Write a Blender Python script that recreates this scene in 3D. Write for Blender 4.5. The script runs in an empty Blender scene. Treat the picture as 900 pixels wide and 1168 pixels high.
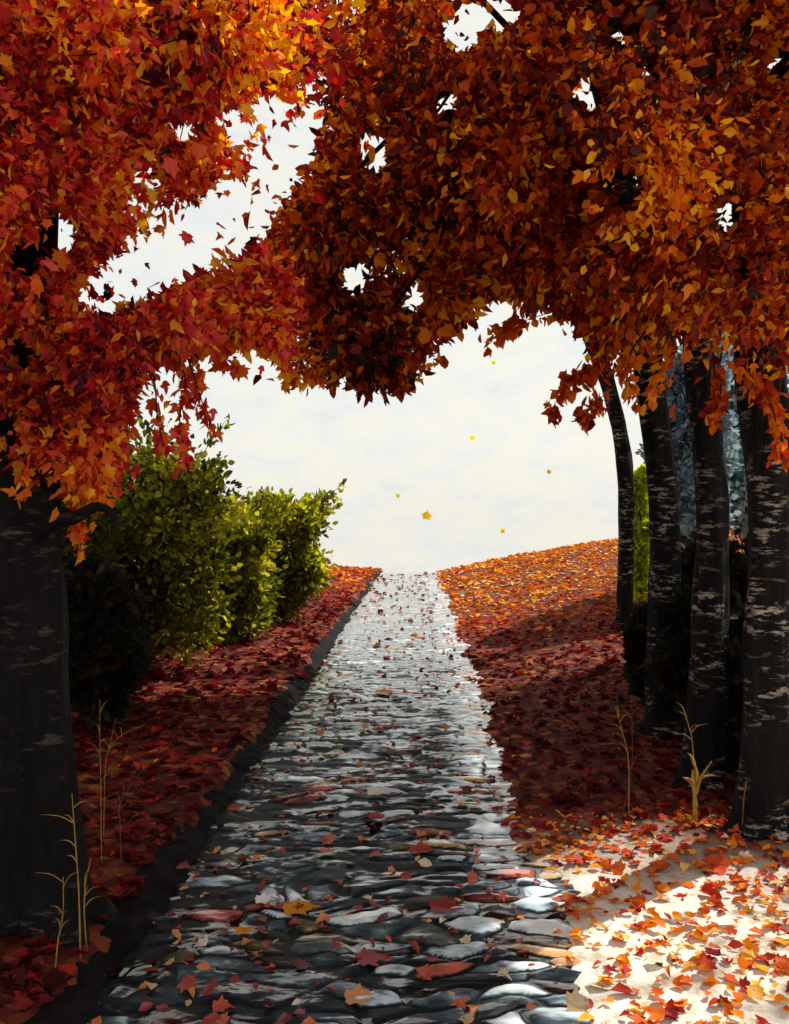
import bpy, math, random
import numpy as np
from mathutils import Vector
random.seed(7); rng = np.random.default_rng(11)
S = bpy.context.scene; COL = S.collection
F, VX, VY, H = 1000.0, 476.0, 588.0, 1.7          # focal length, vanishing point (900x1168 px), eye height
def at(px, py, Y): return np.array([(px-VX)/F*Y, Y, H-(py-VY)/F*Y])
AZ, EL = math.radians(52), math.radians(46)        # sun: to the right of straight ahead
SUN = np.array([math.sin(AZ)*math.cos(EL), math.cos(AZ)*math.cos(EL), math.sin(EL)])
PL, PR = -1.18, 0.66                               # path edges

# ---------------------------------------------------------------- noise
def _h(i, j, k, s):
    n = (i*374761393 + j*668265263 + k*2147483647 + s*1274126177) & 0xffffffff
    n = ((n ^ (n >> 13))*1274126177) & 0xffffffff
    return ((n ^ (n >> 16)) & 0xffff)/65535.0
def vnoise(x, y, z=0.0, s=0):
    x, y, z = np.broadcast_arrays(np.asarray(x, float), np.asarray(y, float), np.asarray(z, float))
    i, j, k = (np.floor(a).astype(np.int64) for a in (x, y, z))
    u, v, w = x-i, y-j, z-k
    u, v, w = (a*a*(3-2*a) for a in (u, v, w))
    r = 0
    for a in (0, 1):
        for b in (0, 1):
            for c in (0, 1):
                r = r + (u if a else 1-u)*(v if b else 1-v)*(w if c else 1-w)*_h(i+a, j+b, k+c, s)
    return r
def sst(a, b, x):
    t = np.clip((x-a)/(b-a), 0, 1); return t*t*(3-2*t)

# ---------------------------------------------------------------- objects
def tag(o, label=None, cat=None, group=None, kind=None):
    if label: o['label'] = label
    if cat: o['category'] = cat
    if group: o['group'] = group
    if kind: o['kind'] = kind
    return o
def empty(name, loc):
    o = bpy.data.objects.new(name, None); o.location = [float(c) for c in loc]; o.empty_display_size = .2
    COL.objects.link(o); return o
def mesh(name, V, polys, mat, parent=None, base=None, tone=None, smooth=False, loc=None, dom='FACE'):
    """polys: list of int arrays (n,k); tone: per-face floats"""
    me = bpy.data.meshes.new(name)
    V = np.asarray(V, float)
    if base is not None: V = V-np.asarray(base)
    polys = [np.asarray(p, np.int32) for p in polys if len(p)]
    loops = np.concatenate([p.ravel() for p in polys])
    tot = np.concatenate([np.full(len(p), p.shape[1], np.int32) for p in polys])
    start = np.concatenate([[0], np.cumsum(tot)[:-1]]).astype(np.int32)
    me.vertices.add(len(V)); me.vertices.foreach_set('co', V.astype(np.float32).ravel())
    me.loops.add(len(loops)); me.loops.foreach_set('vertex_index', loops)
    me.polygons.add(len(tot)); me.polygons.foreach_set('loop_start', start); me.polygons.foreach_set('loop_total', tot)
    if smooth: me.polygons.foreach_set('use_smooth', np.ones(len(tot), bool))
    if tone is not None:
        a = me.attributes.new('tone', 'FLOAT', dom); a.data.foreach_set('value', np.asarray(tone, np.float32))
    me.materials.append(mat); me.update(calc_edges=True); me.validate()
    o = bpy.data.objects.new(name, me); COL.objects.link(o)
    if parent is not None: o.parent = parent
    if loc is not None: o.location = [float(c) for c in loc]
    return o

class Tubes:
    def __init__(s): s.V, s.Q, s.n = [], [], 0
    def add(s, P, R, seg=8, rough=0.0, seed=0, cap=True):
        P = np.asarray(P, float); R = np.asarray(R, float); m = len(P)
        T = np.gradient(P, axis=0); T /= np.linalg.norm(T, axis=1)[:, None]+1e-9
        ref = np.array([0, 1, 0.]) if abs(T[:, 2]).mean() > .7 else np.array([0, 0, 1.])
        A = np.cross(T, ref); A /= np.linalg.norm(A, axis=1)[:, None]+1e-9
        B = np.cross(T, A)
        th = np.linspace(0, 2*np.pi, seg, endpoint=False)
        rr = R[:, None]*np.ones((m, seg))
        if rough:
            L = np.concatenate([[0], np.cumsum(np.linalg.norm(np.diff(P, axis=0), axis=1))])
            c, sn = np.cos(th)[None], np.sin(th)[None]
            n1 = vnoise(c*2.2+9, sn*2.2+9, L[:, None]*1.6, seed)-.5
            n2 = vnoise(c*6+9, sn*6+9, L[:, None]*3.0, seed+3)-.5
            rr = rr*(1+rough*(1.3*n1+.7*n2))
        V = P[:, None]+rr[..., None]*(np.cos(th)[None, :, None]*A[:, None]+np.sin(th)[None, :, None]*B[:, None])
        V = V.reshape(-1, 3)
        i = np.arange(m-1)[:, None]*seg+np.arange(seg)[None]; j = np.arange(m-1)[:, None]*seg+(np.arange(seg)[None]+1) % seg
        Q = np.stack([i, j, j+seg, i+seg], -1).reshape(-1, 4)
        s.V.append(V); s.Q.append(Q+s.n); s.n += len(V)
    def build(s, name, mat, parent=None, base=None, loc=None):
        return mesh(name, np.concatenate(s.V), [np.concatenate(s.Q)], mat, parent, base, None, True, loc)
def spline(pts, n):
    """Catmull-Rom through pts (k,d)"""
    p = np.asarray(pts, float); p = np.vstack([2*p[0]-p[1], p, 2*p[-1]-p[-2]])
    k = len(p)-3; t = np.linspace(0, k-1e-6, n); i = t.astype(int); u = (t-i)[:, None]
    a, b, c, d = p[i], p[i+1], p[i+2], p[i+3]
    return .5*(2*b+(c-a)*u+(2*a-5*b+4*c-d)*u**2+(3*b-a-3*c+d)*u**3)

# ---------------------------------------------------------------- leaves
LEAF = (np.array([(0, 0, 0), (.34, .38, .09), (.24, .74, .03), (0, 1, -.06), (0, .5, -.02), (-.24, .74, .03), (-.34, .38, .09)]),
        [np.array([(0, 1, 2, 4), (0, 4, 5, 6)]), np.array([(4, 2, 3), (4, 3, 5)])])
_m = [(0, 0), (.16, -.05), (.42, .04), (.33, .2), (.6, .46), (.34, .47), (.27, .66), (.13, .66)]
MAPLE = (np.array([(x, y, .14*abs(x)) for x, y in _m]+[(0, 1, -.12)]+[(-x, y, .14*abs(x)) for x, y in _m[:0:-1]]),
         [np.array([(0, 1, 2, 3, 4, 5, 6, 7, 8), (0, 8, 9, 10, 11, 12, 13, 14, 15)])])
def leaves(C, size, D, tone, shape=LEAF, N=None, flat=0.0):
    """C (n,3) base points, D (n,3) pointing direction, N optional normal hint; returns V, polys, tones"""
    n = len(C)
    D = D/(np.linalg.norm(D, axis=1)[:, None]+1e-9)
    R = rng.normal(size=(n, 3)) if N is None else N+rng.normal(size=(n, 3))*(1-flat)
    X = np.cross(D, R); X /= np.linalg.norm(X, axis=1)[:, None]+1e-9
    Z = np.cross(X, D)
    t, fs = shape
    curl = rng.uniform(.2, 2.6, n)
    w = rng.uniform(.75, 1.2, n)
    V = C[:, None]+size[:, None, None]*(t[None, :, 0:1]*w[:, None, None]*X[:, None]+t[None, :, 1:2]*D[:, None]+(t[None, :, 2]*curl[:, None])[..., None]*Z[:, None])
    k = len(t); off = (np.arange(n)*k)[:, None, None]
    polys = [(f[None]+off).reshape(-1, f.shape[1]) for f in fs]
    tones = np.concatenate([np.repeat(tone, len(f)) for f in fs])
    return V.reshape(-1, 3), polys, tones
SLIM = (np.array([(0, 0, 0), (.20, .35, .08), (.14, .72, .02), (.02, 1, -.1), (0, .5, -.03), (-.15, .72, .02), (-.21, .35, .08)]), LEAF[1])
_k = [(0, 0), (.20, .06), (.47, .40), (.20, .44), (.15, .72)]
LOBE = (np.array([(x, y, .2*abs(x)) for x, y in _k]+[(0, 1, -.14)]+[(-x, y, .2*abs(x)) for x, y in _k[:0:-1]]), [np.array([(0, 1, 2, 3, 4, 5), (0, 5, 6, 7, 8, 9)])])
def mixed(C, Z, D, T, shapes, N=None, flat=0.0):
    pick = rng.integers(len(shapes), size=len(C)); Vs, Ps, Ts, o = [], [], [], 0
    for q, sh in enumerate(shapes):
        k = pick == q
        if not k.any(): continue
        V, pl, tn = leaves(C[k], Z[k], D[k], T[k], sh, None if N is None else N[k], flat)
        Vs.append(V); Ps += [p+o for p in pl]; Ts.append(tn); o += len(V)
    return np.concatenate(Vs), Ps, np.concatenate(Ts)
def inside(px, py, poly):
    r = np.zeros(len(px), bool); p = np.asarray(poly, float); q = np.roll(p, -1, 0)
    for (x0, y0), (x1, y1) in zip(p, q):
        c = ((y0 > py) != (y1 > py)) & (px < (x1-x0)*(py-y0)/((y1-y0) or 1e-9)+x0)
        r ^= c
    return r
def proj(P): return VX+P[:, 0]/P[:, 1]*F, VY-(P[:, 2]-H)/P[:, 1]*F

# ---------------------------------------------------------------- materials
def new_mat(name):
    m = bpy.data.materials.new(name); m.use_nodes = True; nt = m.node_tree; nt.nodes.clear()
    return m, nt, lambda t, **k: _node(nt, t, k)
def _node(nt, t, k):
    n = nt.nodes.new(t)
    for a, v in k.items():
        if a.startswith('i_'):
            n.inputs[a[2:].replace('_', ' ')].default_value = v
        else: setattr(n, a, v)
    return n
def ramp(nt, stops, interp='LINEAR'):
    n = nt.nodes.new('ShaderNodeValToRGB'); cr = n.color_ramp; cr.interpolation = interp
    while len(cr.elements) < len(stops): cr.elements.new(.5)
    for e, (p, c) in zip(cr.elements, stops):
        e.position = p; e.color = (*c, 1)
    return n
def leaf_mat(name, stops, trans=.55, gloss=.008):
    m, nt, N = new_mat(name); L = nt.links.new
    a = N('ShaderNodeAttribute', attribute_name='tone')
    tc = N('ShaderNodeTexCoord'); nz = N('ShaderNodeTexNoise', i_Scale=38.0, i_Detail=2.0)
    L(tc.outputs['Object'], nz.inputs['Vector'])
    ad = N('ShaderNodeMath', operation='MULTIPLY_ADD'); ad.inputs[1].default_value = .16; 
    L(nz.outputs['Fac'], ad.inputs[0])
    su = N('ShaderNodeMath', operation='SUBTRACT'); su.inputs[1].default_value = .08
    L(a.outputs['Fac'], su.inputs[0]); L(su.outputs[0], ad.inputs[2])
    r = ramp(nt, stops); L(ad.outputs[0], r.inputs['Fac'])
    d = N('ShaderNodeBsdfDiffuse'); t = N('ShaderNodeBsdfTranslucent'); g = N('ShaderNodeBsdfGlossy', i_Roughness=.42)
    g.inputs['Color'].default_value = (1, 1, 1, 1)
    hs = N('ShaderNodeHueSaturation'); hs.inputs['Saturation'].default_value = 1.12; hs.inputs['Value'].default_value = 1.25
    L(r.outputs[0], d.inputs['Color']); L(r.outputs[0], hs.inputs['Color']); L(hs.outputs[0], t.inputs['Color'])
    x = N('ShaderNodeMixShader', i_Fac=trans); L(d.outputs[0], x.inputs[1]); L(t.outputs[0], x.inputs[2])
    y = N('ShaderNodeMixShader', i_Fac=gloss); L(x.outputs[0], y.inputs[1]); L(g.outputs[0], y.inputs[2])
    o = N('ShaderNodeOutputMaterial'); L(y.outputs[0], o.inputs['Surface'])
    return m
def bark_mat(name, c0, c1, fleck, amount, stretch=(9, 9, 1.6)):
    m, nt, N = new_mat(name); L = nt.links.new
    tc = N('ShaderNodeTexCoord'); mp = N('ShaderNodeMapping'); mp.inputs['Scale'].default_value = stretch
    L(tc.outputs['Object'], mp.inputs['Vector'])
    n1 = N('ShaderNodeTexNoise', i_Scale=2.2, i_Detail=6.0, i_Roughness=.65); L(mp.outputs[0], n1.inputs['Vector'])
    r1 = ramp(nt, [(.3, c0), (.7, c1)]); L(n1.outputs['Fac'], r1.inputs['Fac'])
    mp2 = N('ShaderNodeMapping'); mp2.inputs['Scale'].default_value = (8, 8, 34); L(tc.outputs['Object'], mp2.inputs['Vector'])
    n2 = N('ShaderNodeTexNoise', i_Scale=1.0, i_Detail=5.0, i_Roughness=.7); L(mp2.outputs[0], n2.inputs['Vector'])
    r2 = ramp(nt, [(1-amount, (0, 0, 0)), (1-amount+.06, (1, 1, 1))]); L(n2.outputs['Fac'], r2.inputs['Fac'])
    n3 = N('ShaderNodeTexNoise', i_Scale=3.1, i_Detail=2.0); L(tc.outputs['Object'], n3.inputs['Vector'])
    r3 = ramp(nt, [(.45, (0, 0, 0)), (.68, (1, 1, 1))]); L(n3.outputs['Fac'], r3.inputs['Fac'])
    mm = N('ShaderNodeMath', operation='MULTIPLY'); L(r2.outputs[0], mm.inputs[0]); L(r3.outputs[0], mm.inputs[1])
    mx = N('ShaderNodeMixRGB'); L(mm.outputs[0], mx.inputs['Fac']); L(r1.outputs[0], mx.inputs[1]); mx.inputs[2].default_value = (*fleck, 1)
    b = N('ShaderNodeBump', i_Strength=1.0, i_Distance=.05); L(n1.outputs['Fac'], b.inputs['Height'])
    p = N('ShaderNodeBsdfPrincipled', i_Roughness=.85); p.inputs['Specular IOR Level'].default_value = .15; L(mx.outputs[0], p.inputs['Base Color']); L(b.outputs[0], p.inputs['Normal'])
    o = N('ShaderNodeOutputMaterial'); L(p.outputs[0], o.inputs['Surface'])
    return m
def plain_mat(name, c0, c1, scale=20, rough=.6, spec=.4):
    m, nt, N = new_mat(name); L = nt.links.new
    tc = N('ShaderNodeTexCoord'); n1 = N('ShaderNodeTexNoise', i_Scale=scale, i_Detail=5.0); L(tc.outputs['Object'], n1.inputs['Vector'])
    r1 = ramp(nt, [(.35, c0), (.65, c1)]); L(n1.outputs['Fac'], r1.inputs['Fac'])
    b = N('ShaderNodeBump', i_Strength=.5, i_Distance=.01); L(n1.outputs['Fac'], b.inputs['Height'])
    p = N('ShaderNodeBsdfPrincipled', i_Roughness=rough); p.inputs['Specular IOR Level'].default_value = spec; L(r1.outputs[0], p.inputs['Base Color']); L(b.outputs[0], p.inputs['Normal'])
    o = N('ShaderNodeOutputMaterial'); L(p.outputs[0], o.inputs['Surface'])
    return m
M = {}
M['red'] = leaf_mat('red_maple_leaf', [(0, (.05, .006, .014)), (.2, (.24, .012, .022)), (.40, (.58, .034, .034)), (.52, (.74, .11, .09)), (.62, (.78, .14, .025)), (.8, (.86, .30, .02)), (1, (.90, .52, .04))])
M['rust'] = leaf_mat('rust_leaf', [(0, (.018, .020, .012)), (.14, (.07, .010, .014)), (.36, (.30, .026, .016)), (.56, (.58, .09, .012)), (.78, (.84, .25, .014)), (1, (.92, .52, .03))])
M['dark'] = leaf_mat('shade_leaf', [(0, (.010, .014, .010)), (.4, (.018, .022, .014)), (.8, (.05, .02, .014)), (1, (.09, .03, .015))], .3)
M['green'] = leaf_mat('bush_leaf', [(0, (.010, .016, .008)), (.3, (.04, .052, .012)), (.55, (.13, .14, .02)), (.8, (.33, .32, .035)), (1, (.55, .5, .08))])
M['lime'] = leaf_mat('lime_leaf', [(0, (.2, .28, .02)), (.5, (.48, .58, .03)), (1, (.66, .7, .08))])
M['blue'] = leaf_mat('blue_needle', [(0, (.10, .17, .22)), (.5, (.22, .34, .44)), (1, (.36, .48, .42))], .3)
M['litter'] = leaf_mat('litter_leaf', [(0, (.035, .008, .008)), (.3, (.17, .013, .018)), (.5, (.44, .038, .025)), (.7, (.76, .19, .018)), (.88, (.88, .42, .03)), (1, (.78, .70, .55))], .15, .004)
M['wetleaf'] = leaf_mat('wet_leaf', [(0, (.06, .012, .012)), (.3, (.24, .02, .02)), (.5, (.42, .07, .03)), (.7, (.55, .2, .05)), (.85, (.5, .36, .2)), (1, (.75, .74, .7))], .1, .05)
M['barkL'] = bark_mat('dark_bark', (.003, .003, .004), (.011, .010, .011), (.09, .075, .065), .44)
M['barkR'] = bark_mat('flecked_bark', (.003, .003, .0035), (.012, .011, .012), (.55, .48, .40), .46)
M['stem'] = plain_mat('stem_wood', (.02, .02, .01), (.06, .05, .02))
M['gold'] = plain_mat('golden_stalk', (.24, .12, .015), (.46, .27, .04), 30)
M['brown'] = plain_mat('brown_stalk', (.07, .03, .015), (.22, .10, .03), 14)
M['yellow'] = leaf_mat('yellow_leaf', [(0, (.55, .33, .02)), (.5, (.78, .58, .05)), (1, (.85, .85, .12))], .8, .02)
M['orange'] = leaf_mat('orange_leaf', [(0, (.5, .10, .01)), (1, (.72, .30, .03))], .25)

# ---------------------------------------------------------------- ground
def edge_r(y): return PR+.11-.15*vnoise(y*1.3, 2, 0, 81)-.10*vnoise(y*5, 2, 0, 82)-.04*vnoise(y*14, 2, 0, 83)
def ground_z(x, y):
    x = np.asarray(x, float); y = np.asarray(y, float); PR = edge_r(y)
    n = vnoise(x*.7, y*.7, 0, 5)*.6+vnoise(x*2.3, y*2.3, 0, 6)*.3+vnoise(x*7, y*7, 0, 7)*.1-.5
    slope = .035+.165*sst(5, 22, y)
    xr = np.maximum(x-PR, 0); xr = 9*np.tanh(xr/9)
    zr = .006*sst(-.06, .08, x-PR)+slope*xr*sst(0, .5, x-PR)+n*.09*sst(0, .8, x-PR)
    xl = np.maximum(PL-x, 0); xl = 8*np.tanh(xl/8)
    zl = .07+.04*xl+n*.10*sst(0, .8, PL-x)
    z = np.where(x > PR, zr, np.where(x < PL, zl*sst(0, .10, PL-x), -.05))
    mid = (x >= PL) & (x <= PR)
    z = np.where(mid, -.05, z); z = np.where((x > PR-.16) & (x < PR+.02) & (x > 0), np.maximum(z, -.05+.055*sst(-.16, .02, x-PR)), z)
    d = np.maximum(y-24.5, 0)
    return z-np.where(d < 6, .0085*d*d, .0085*36+.102*(d-6))
def hit(px, py):
    d = np.array([(px-VX)/F, 1, -(py-VY)/F]); lo = 1.5
    for Y in np.arange(1.5, 40, .02):
        p = d*Y+np.array([0, 0, H])
        if p[2] <= float(ground_z(p[0], p[1])): return p
    return p
def lin(a, b, s): return np.arange(a, b, s)
xs = np.concatenate([-np.geomspace(600, 9, 24), lin(-8.6, -1.5, .14), lin(-1.48, -1.1, .03), [-.9, -.2, .3], lin(.36, 1.3, .03), lin(1.34, 9, .12), np.geomspace(9.4, 600, 24)])
ys = np.concatenate([-np.geomspace(300, 1.2, 14), lin(-1, 1.4, .3), lin(1.5, 7, .06), lin(7.05, 16, .11), lin(16.1, 34, .25), np.geomspace(34.5, 900, 30)])
gx, gy = np.meshgrid(xs, ys); gz = ground_z(gx, gy)
nx, ny = len(xs), len(ys)
i = (np.arange(ny-1)[:, None]*nx+np.arange(nx-1)[None]).ravel()
m, nt, N = new_mat('woodland_ground'); L = nt.links.new
tc = N('ShaderNodeTexCoord'); sep = N('ShaderNodeSeparateXYZ'); L(tc.outputs['Object'], sep.inputs[0])
n1 = N('ShaderNodeTexNoise', i_Scale=9.0, i_Detail=7.0, i_Roughness=.7); L(tc.outputs['Object'], n1.inputs['Vector'])
n2 = N('ShaderNodeTexVoronoi', i_Scale=13.0); L(tc.outputs['Object'], n2.inputs['Vector'])
n3 = N('ShaderNodeTexNoise', i_Scale=1.6, i_Detail=4.0); L(tc.outputs['Object'], n3.inputs['Vector'])
rA = ramp(nt, [(.3, (.020, .008, .008)), (.5, (.075, .014, .012)), (.7, (.17, .035, .015))]); L(n1.outputs['Fac'], rA.inputs['Fac'])
rB = ramp(nt, [(0, (.05, .008, .010)), (.5, (.12, .02, .015)), (.8, (.30, .07, .02)), (1, (.5, .2, .03))])
sv = N('ShaderNodeSeparateColor'); L(n2.outputs['Color'], sv.inputs[0]); L(sv.outputs[0], rB.inputs['Fac'])
mx = N('ShaderNodeMixRGB', i_Fac=.5); L(rA.outputs[0], mx.inputs[1]); L(rB.outputs[0], mx.inputs[2])
# near right verge: sunlit patch painted into the colour as pale trodden sand
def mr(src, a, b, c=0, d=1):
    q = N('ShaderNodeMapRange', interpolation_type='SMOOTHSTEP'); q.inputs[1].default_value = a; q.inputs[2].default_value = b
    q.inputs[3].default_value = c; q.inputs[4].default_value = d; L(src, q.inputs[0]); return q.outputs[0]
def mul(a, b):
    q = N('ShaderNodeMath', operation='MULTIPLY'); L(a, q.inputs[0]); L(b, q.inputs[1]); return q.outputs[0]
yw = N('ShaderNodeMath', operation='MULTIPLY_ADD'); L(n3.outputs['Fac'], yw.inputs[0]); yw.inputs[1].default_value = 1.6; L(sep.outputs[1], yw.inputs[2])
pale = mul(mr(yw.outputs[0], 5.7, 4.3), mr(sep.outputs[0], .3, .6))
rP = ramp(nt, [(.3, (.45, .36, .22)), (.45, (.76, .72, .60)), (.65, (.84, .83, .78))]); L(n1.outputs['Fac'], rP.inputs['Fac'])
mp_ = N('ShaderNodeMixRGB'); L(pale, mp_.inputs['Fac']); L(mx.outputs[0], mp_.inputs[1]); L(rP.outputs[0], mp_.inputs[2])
bp = N('ShaderNodeBump', i_Strength=.8, i_Distance=.04); L(n1.outputs['Fac'], bp.inputs['Height'])
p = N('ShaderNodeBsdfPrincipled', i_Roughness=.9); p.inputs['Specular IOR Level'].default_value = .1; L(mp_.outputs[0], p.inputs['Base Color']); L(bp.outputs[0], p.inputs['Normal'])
o = N('ShaderNodeOutputMaterial'); L(p.outputs[0], o.inputs['Surface'])
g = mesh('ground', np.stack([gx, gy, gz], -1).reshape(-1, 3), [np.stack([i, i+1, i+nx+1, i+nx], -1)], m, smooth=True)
tag(g, 'woodland ground either side of the wet path', 'ground', kind='structure')

# ---------------------------------------------------------------- path: worn wet stones
px_ = np.linspace(PL-.04, PR+.10, 216)
yy = [1.6]
while yy[-1] < 33: yy.append(yy[-1]+max(.0075, .0019*yy[-1]**1.25))
yy = np.array(yy); gx, gy = np.meshgrid(px_, yy)
wx = gx+.20*(vnoise(gx*2.4, gy*3, 0, 21)-.5)+.07*(vnoise(gx*8, gy*9, 0, 22)-.5)
wy = gy+.22*(vnoise(gx*2.2, gy*2.6, 0, 23)-.5)+.05*(vnoise(gx*6, gy*7, 0, 24)-.5)+.02*(vnoise(gx*22, gy*26, 0, 25)-.5)
cx, cy = wx/.225, wy/.105
d1 = np.full(gx.shape, 9.); d2 = d1.copy(); cid = np.zeros(gx.shape); hue = cid.copy(); tx = cid.copy(); ty = cid.copy()
ci, cj = np.floor(cx).astype(np.int64), np.floor(cy).astype(np.int64)
for a in (-1, 0, 1):
    for b in (-1, 0, 1):
        A, B = ci+a, cj+b
        fx = A+.5+.9*(_h(A, B, 1, 3)-.5)-cx; fy = B+.5+.9*(_h(A, B, 2, 3)-.5)-cy
        d = np.sqrt(fx*fx+fy*fy); idn = _h(A, B, 3, 3)
        new = d < d1
        d2 = np.where(new, d1, np.minimum(d2, d)); cid = np.where(new, idn, cid); hue = np.where(new, _h(A, B, 6, 3), hue); tx = np.where(new, -fx*.225*(_h(A, B, 4, 3)-.5), tx); ty = np.where(new, -fy*.105*(_h(A, B, 5, 3)-.5), ty); d1 = np.where(new, d, d1)
edge = sst(0, .42, d2-d1)
gz = .012*edge+edge*(.24*ty+.06*tx)+.010*(cid-.5)*edge+.020*(vnoise(gx*1.8, gy*2.6, 0, 31)-.5)+0.0028*(vnoise(gx*9, gy*15, 0, 33)-.5)+.0010*(vnoise(gx*21, gy*34, 0, 34)-.5)-.008
gz = gz-.03*sst(.12, 0, gx-PL)-.05*sst(-.02, .14, gx-edge_r(gy))
dd = np.maximum(gy-24.5, 0); gz = gz-np.where(dd < 6, .0085*dd*dd, .0085*36+.102*(dd-6))
nx, ny = len(px_), len(yy)
i = (np.arange(ny-1)[:, None]*nx+np.arange(nx-1)[None]).ravel()
tone = .12+.78*cid+(.85*sst(.45, .08, edge_r(gy)-gx))*vnoise(wx*7, wy*14, 0, 9)-.5*sst(.3, .0, gx-PL)+.3*(vnoise(gx*14, gy*24, 0, 35)-.5)  # right edge paler: its sunlit, wet brightness painted into the stone tone
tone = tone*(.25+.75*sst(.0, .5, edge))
m, nt, N = new_mat('wet_path_stone'); L = nt.links.new
a = N('ShaderNodeAttribute', attribute_name='tone'); tc = N('ShaderNodeTexCoord')
mpn = N('ShaderNodeMapping'); mpn.inputs['Scale'].default_value = (1, 2.2, 1); L(tc.outputs['Object'], mpn.inputs['Vector'])
n1 = N('ShaderNodeTexNoise', i_Scale=14.0, i_Detail=6.0, i_Roughness=.65); L(mpn.outputs[0], n1.inputs['Vector'])
n2 = N('ShaderNodeTexNoise', i_Scale=3.0, i_Detail=3.0); L(mpn.outputs[0], n2.inputs['Vector'])
ad = N('ShaderNodeMath', operation='MULTIPLY_ADD'); L(n1.outputs['Fac'], ad.inputs[0]); ad.inputs[1].default_value = .5
sb = N('ShaderNodeMath', operation='SUBTRACT'); L(a.outputs['Fac'], sb.inputs[0]); sb.inputs[1].default_value = .25; L(sb.outputs[0], ad.inputs[2])
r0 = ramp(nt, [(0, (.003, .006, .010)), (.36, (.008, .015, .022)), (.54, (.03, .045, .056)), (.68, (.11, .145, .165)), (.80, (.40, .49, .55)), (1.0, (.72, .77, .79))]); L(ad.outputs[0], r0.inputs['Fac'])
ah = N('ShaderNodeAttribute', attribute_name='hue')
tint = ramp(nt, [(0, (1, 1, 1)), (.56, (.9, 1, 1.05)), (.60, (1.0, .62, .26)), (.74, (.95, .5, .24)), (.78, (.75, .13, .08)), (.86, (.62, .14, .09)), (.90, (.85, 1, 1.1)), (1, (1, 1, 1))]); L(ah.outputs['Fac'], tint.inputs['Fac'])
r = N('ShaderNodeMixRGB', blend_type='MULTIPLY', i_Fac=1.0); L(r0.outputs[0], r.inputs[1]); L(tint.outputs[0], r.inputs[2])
mpw = N('ShaderNodeMapping'); mpw.inputs['Scale'].default_value = (1.5, 4.2, 1); L(tc.outputs['Object'], mpw.inputs['Vector'])
n2 = N('ShaderNodeTexNoise', i_Scale=2.0, i_Detail=5.0, i_Roughness=.6); L(mpw.outputs[0], n2.inputs['Vector'])
sep = N('ShaderNodeSeparateXYZ'); L(tc.outputs['Object'], sep.inputs[0])
def mr(src, a, b, c=0, d=1):
    q = N('ShaderNodeMapRange', interpolation_type='SMOOTHSTEP'); q.inputs[1].default_value = a; q.inputs[2].default_value = b
    q.inputs[3].default_value = c; q.inputs[4].default_value = d; L(src, q.inputs[0]); return q.outputs[0]
def add(a, b):
    q = N('ShaderNodeMath', operation='ADD'); L(a, q.inputs[0]); L(b, q.inputs[1]); return q.outputs[0]
wv = add(add(n2.outputs['Fac'], mr(sep.outputs[0], .2, .55, 0, .17)), mr(sep.outputs[1], 4, 13, -.03, .15))   # puddles lie deeper at the right edge and further up
wet = mr(wv, .47, .57)
rgh = mr(wet, 0, 1, .55, .04)
bp = N('ShaderNodeBump', i_Strength=.22, i_Distance=.010); L(n1.outputs['Fac'], bp.inputs['Height'])
p = N('ShaderNodeBsdfPrincipled'); L(r.outputs[0], p.inputs['Base Color']); L(rgh, p.inputs['Roughness']); L(bp.outputs[0], p.inputs['Normal'])
L(mr(wet, 0, 1, .12, .8), p.inputs['Specular IOR Level']); L(mr(wet, 0, 1, .0, .9), p.inputs['Coat Weight']); p.inputs['Coat Roughness'].default_value = .03
o = N('ShaderNodeOutputMaterial'); L(p.outputs[0], o.inputs['Surface'])
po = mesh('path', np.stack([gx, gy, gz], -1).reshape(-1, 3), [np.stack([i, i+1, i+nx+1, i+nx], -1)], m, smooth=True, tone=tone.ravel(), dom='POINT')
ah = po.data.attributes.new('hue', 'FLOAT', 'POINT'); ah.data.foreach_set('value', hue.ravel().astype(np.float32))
tag(po, 'wet stone path glinting with pale sky reflections', 'path', kind='structure')
def path_z(x, y):
    ix = np.clip(np.searchsorted(px_, x), 0, nx-1); iy = np.clip(np.searchsorted(yy, y), 0, ny-1); return gz[iy, ix]

# dark sodden edging along the left of the path
yk = np.concatenate([lin(1.4, 12, .03), lin(12.1, 29, .10)])
prof = np.array([(-.20, .03), (-.16, .066), (-.12, .070), (-.08, .062), (-.04, .046), (.0, .024), (.04, .002), (.09, -.03), (.12, -.06)])
KV = []
for k, y in enumerate(yk):
    e = vnoise(y*2.1, 3, 0, 41)-.5; e2 = vnoise(y*6, 5, 0, 42)-.5
    dz = float(-.0085*max(min(y-24.5, 6), 0)**2)
    for a, b in prof:
        f_ = vnoise(y*9+a*31, a*40, 0, 43)-.5; g_ = vnoise(y*23, a*70, 0, 44)-.5; KV.append((PL+a+.12*e+.03*f_, y, b+.030*f_+.022*g_+dz))
KV = np.array(KV); kk = len(prof)
i = (np.arange(len(yk)-1)[:, None]*kk+np.arange(kk-1)[None]).ravel()
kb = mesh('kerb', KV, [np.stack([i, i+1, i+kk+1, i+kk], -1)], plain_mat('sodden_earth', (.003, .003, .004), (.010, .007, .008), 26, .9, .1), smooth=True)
tag(kb, 'dark sodden earth edge along the left of the path', 'kerb', kind='structure')

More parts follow.
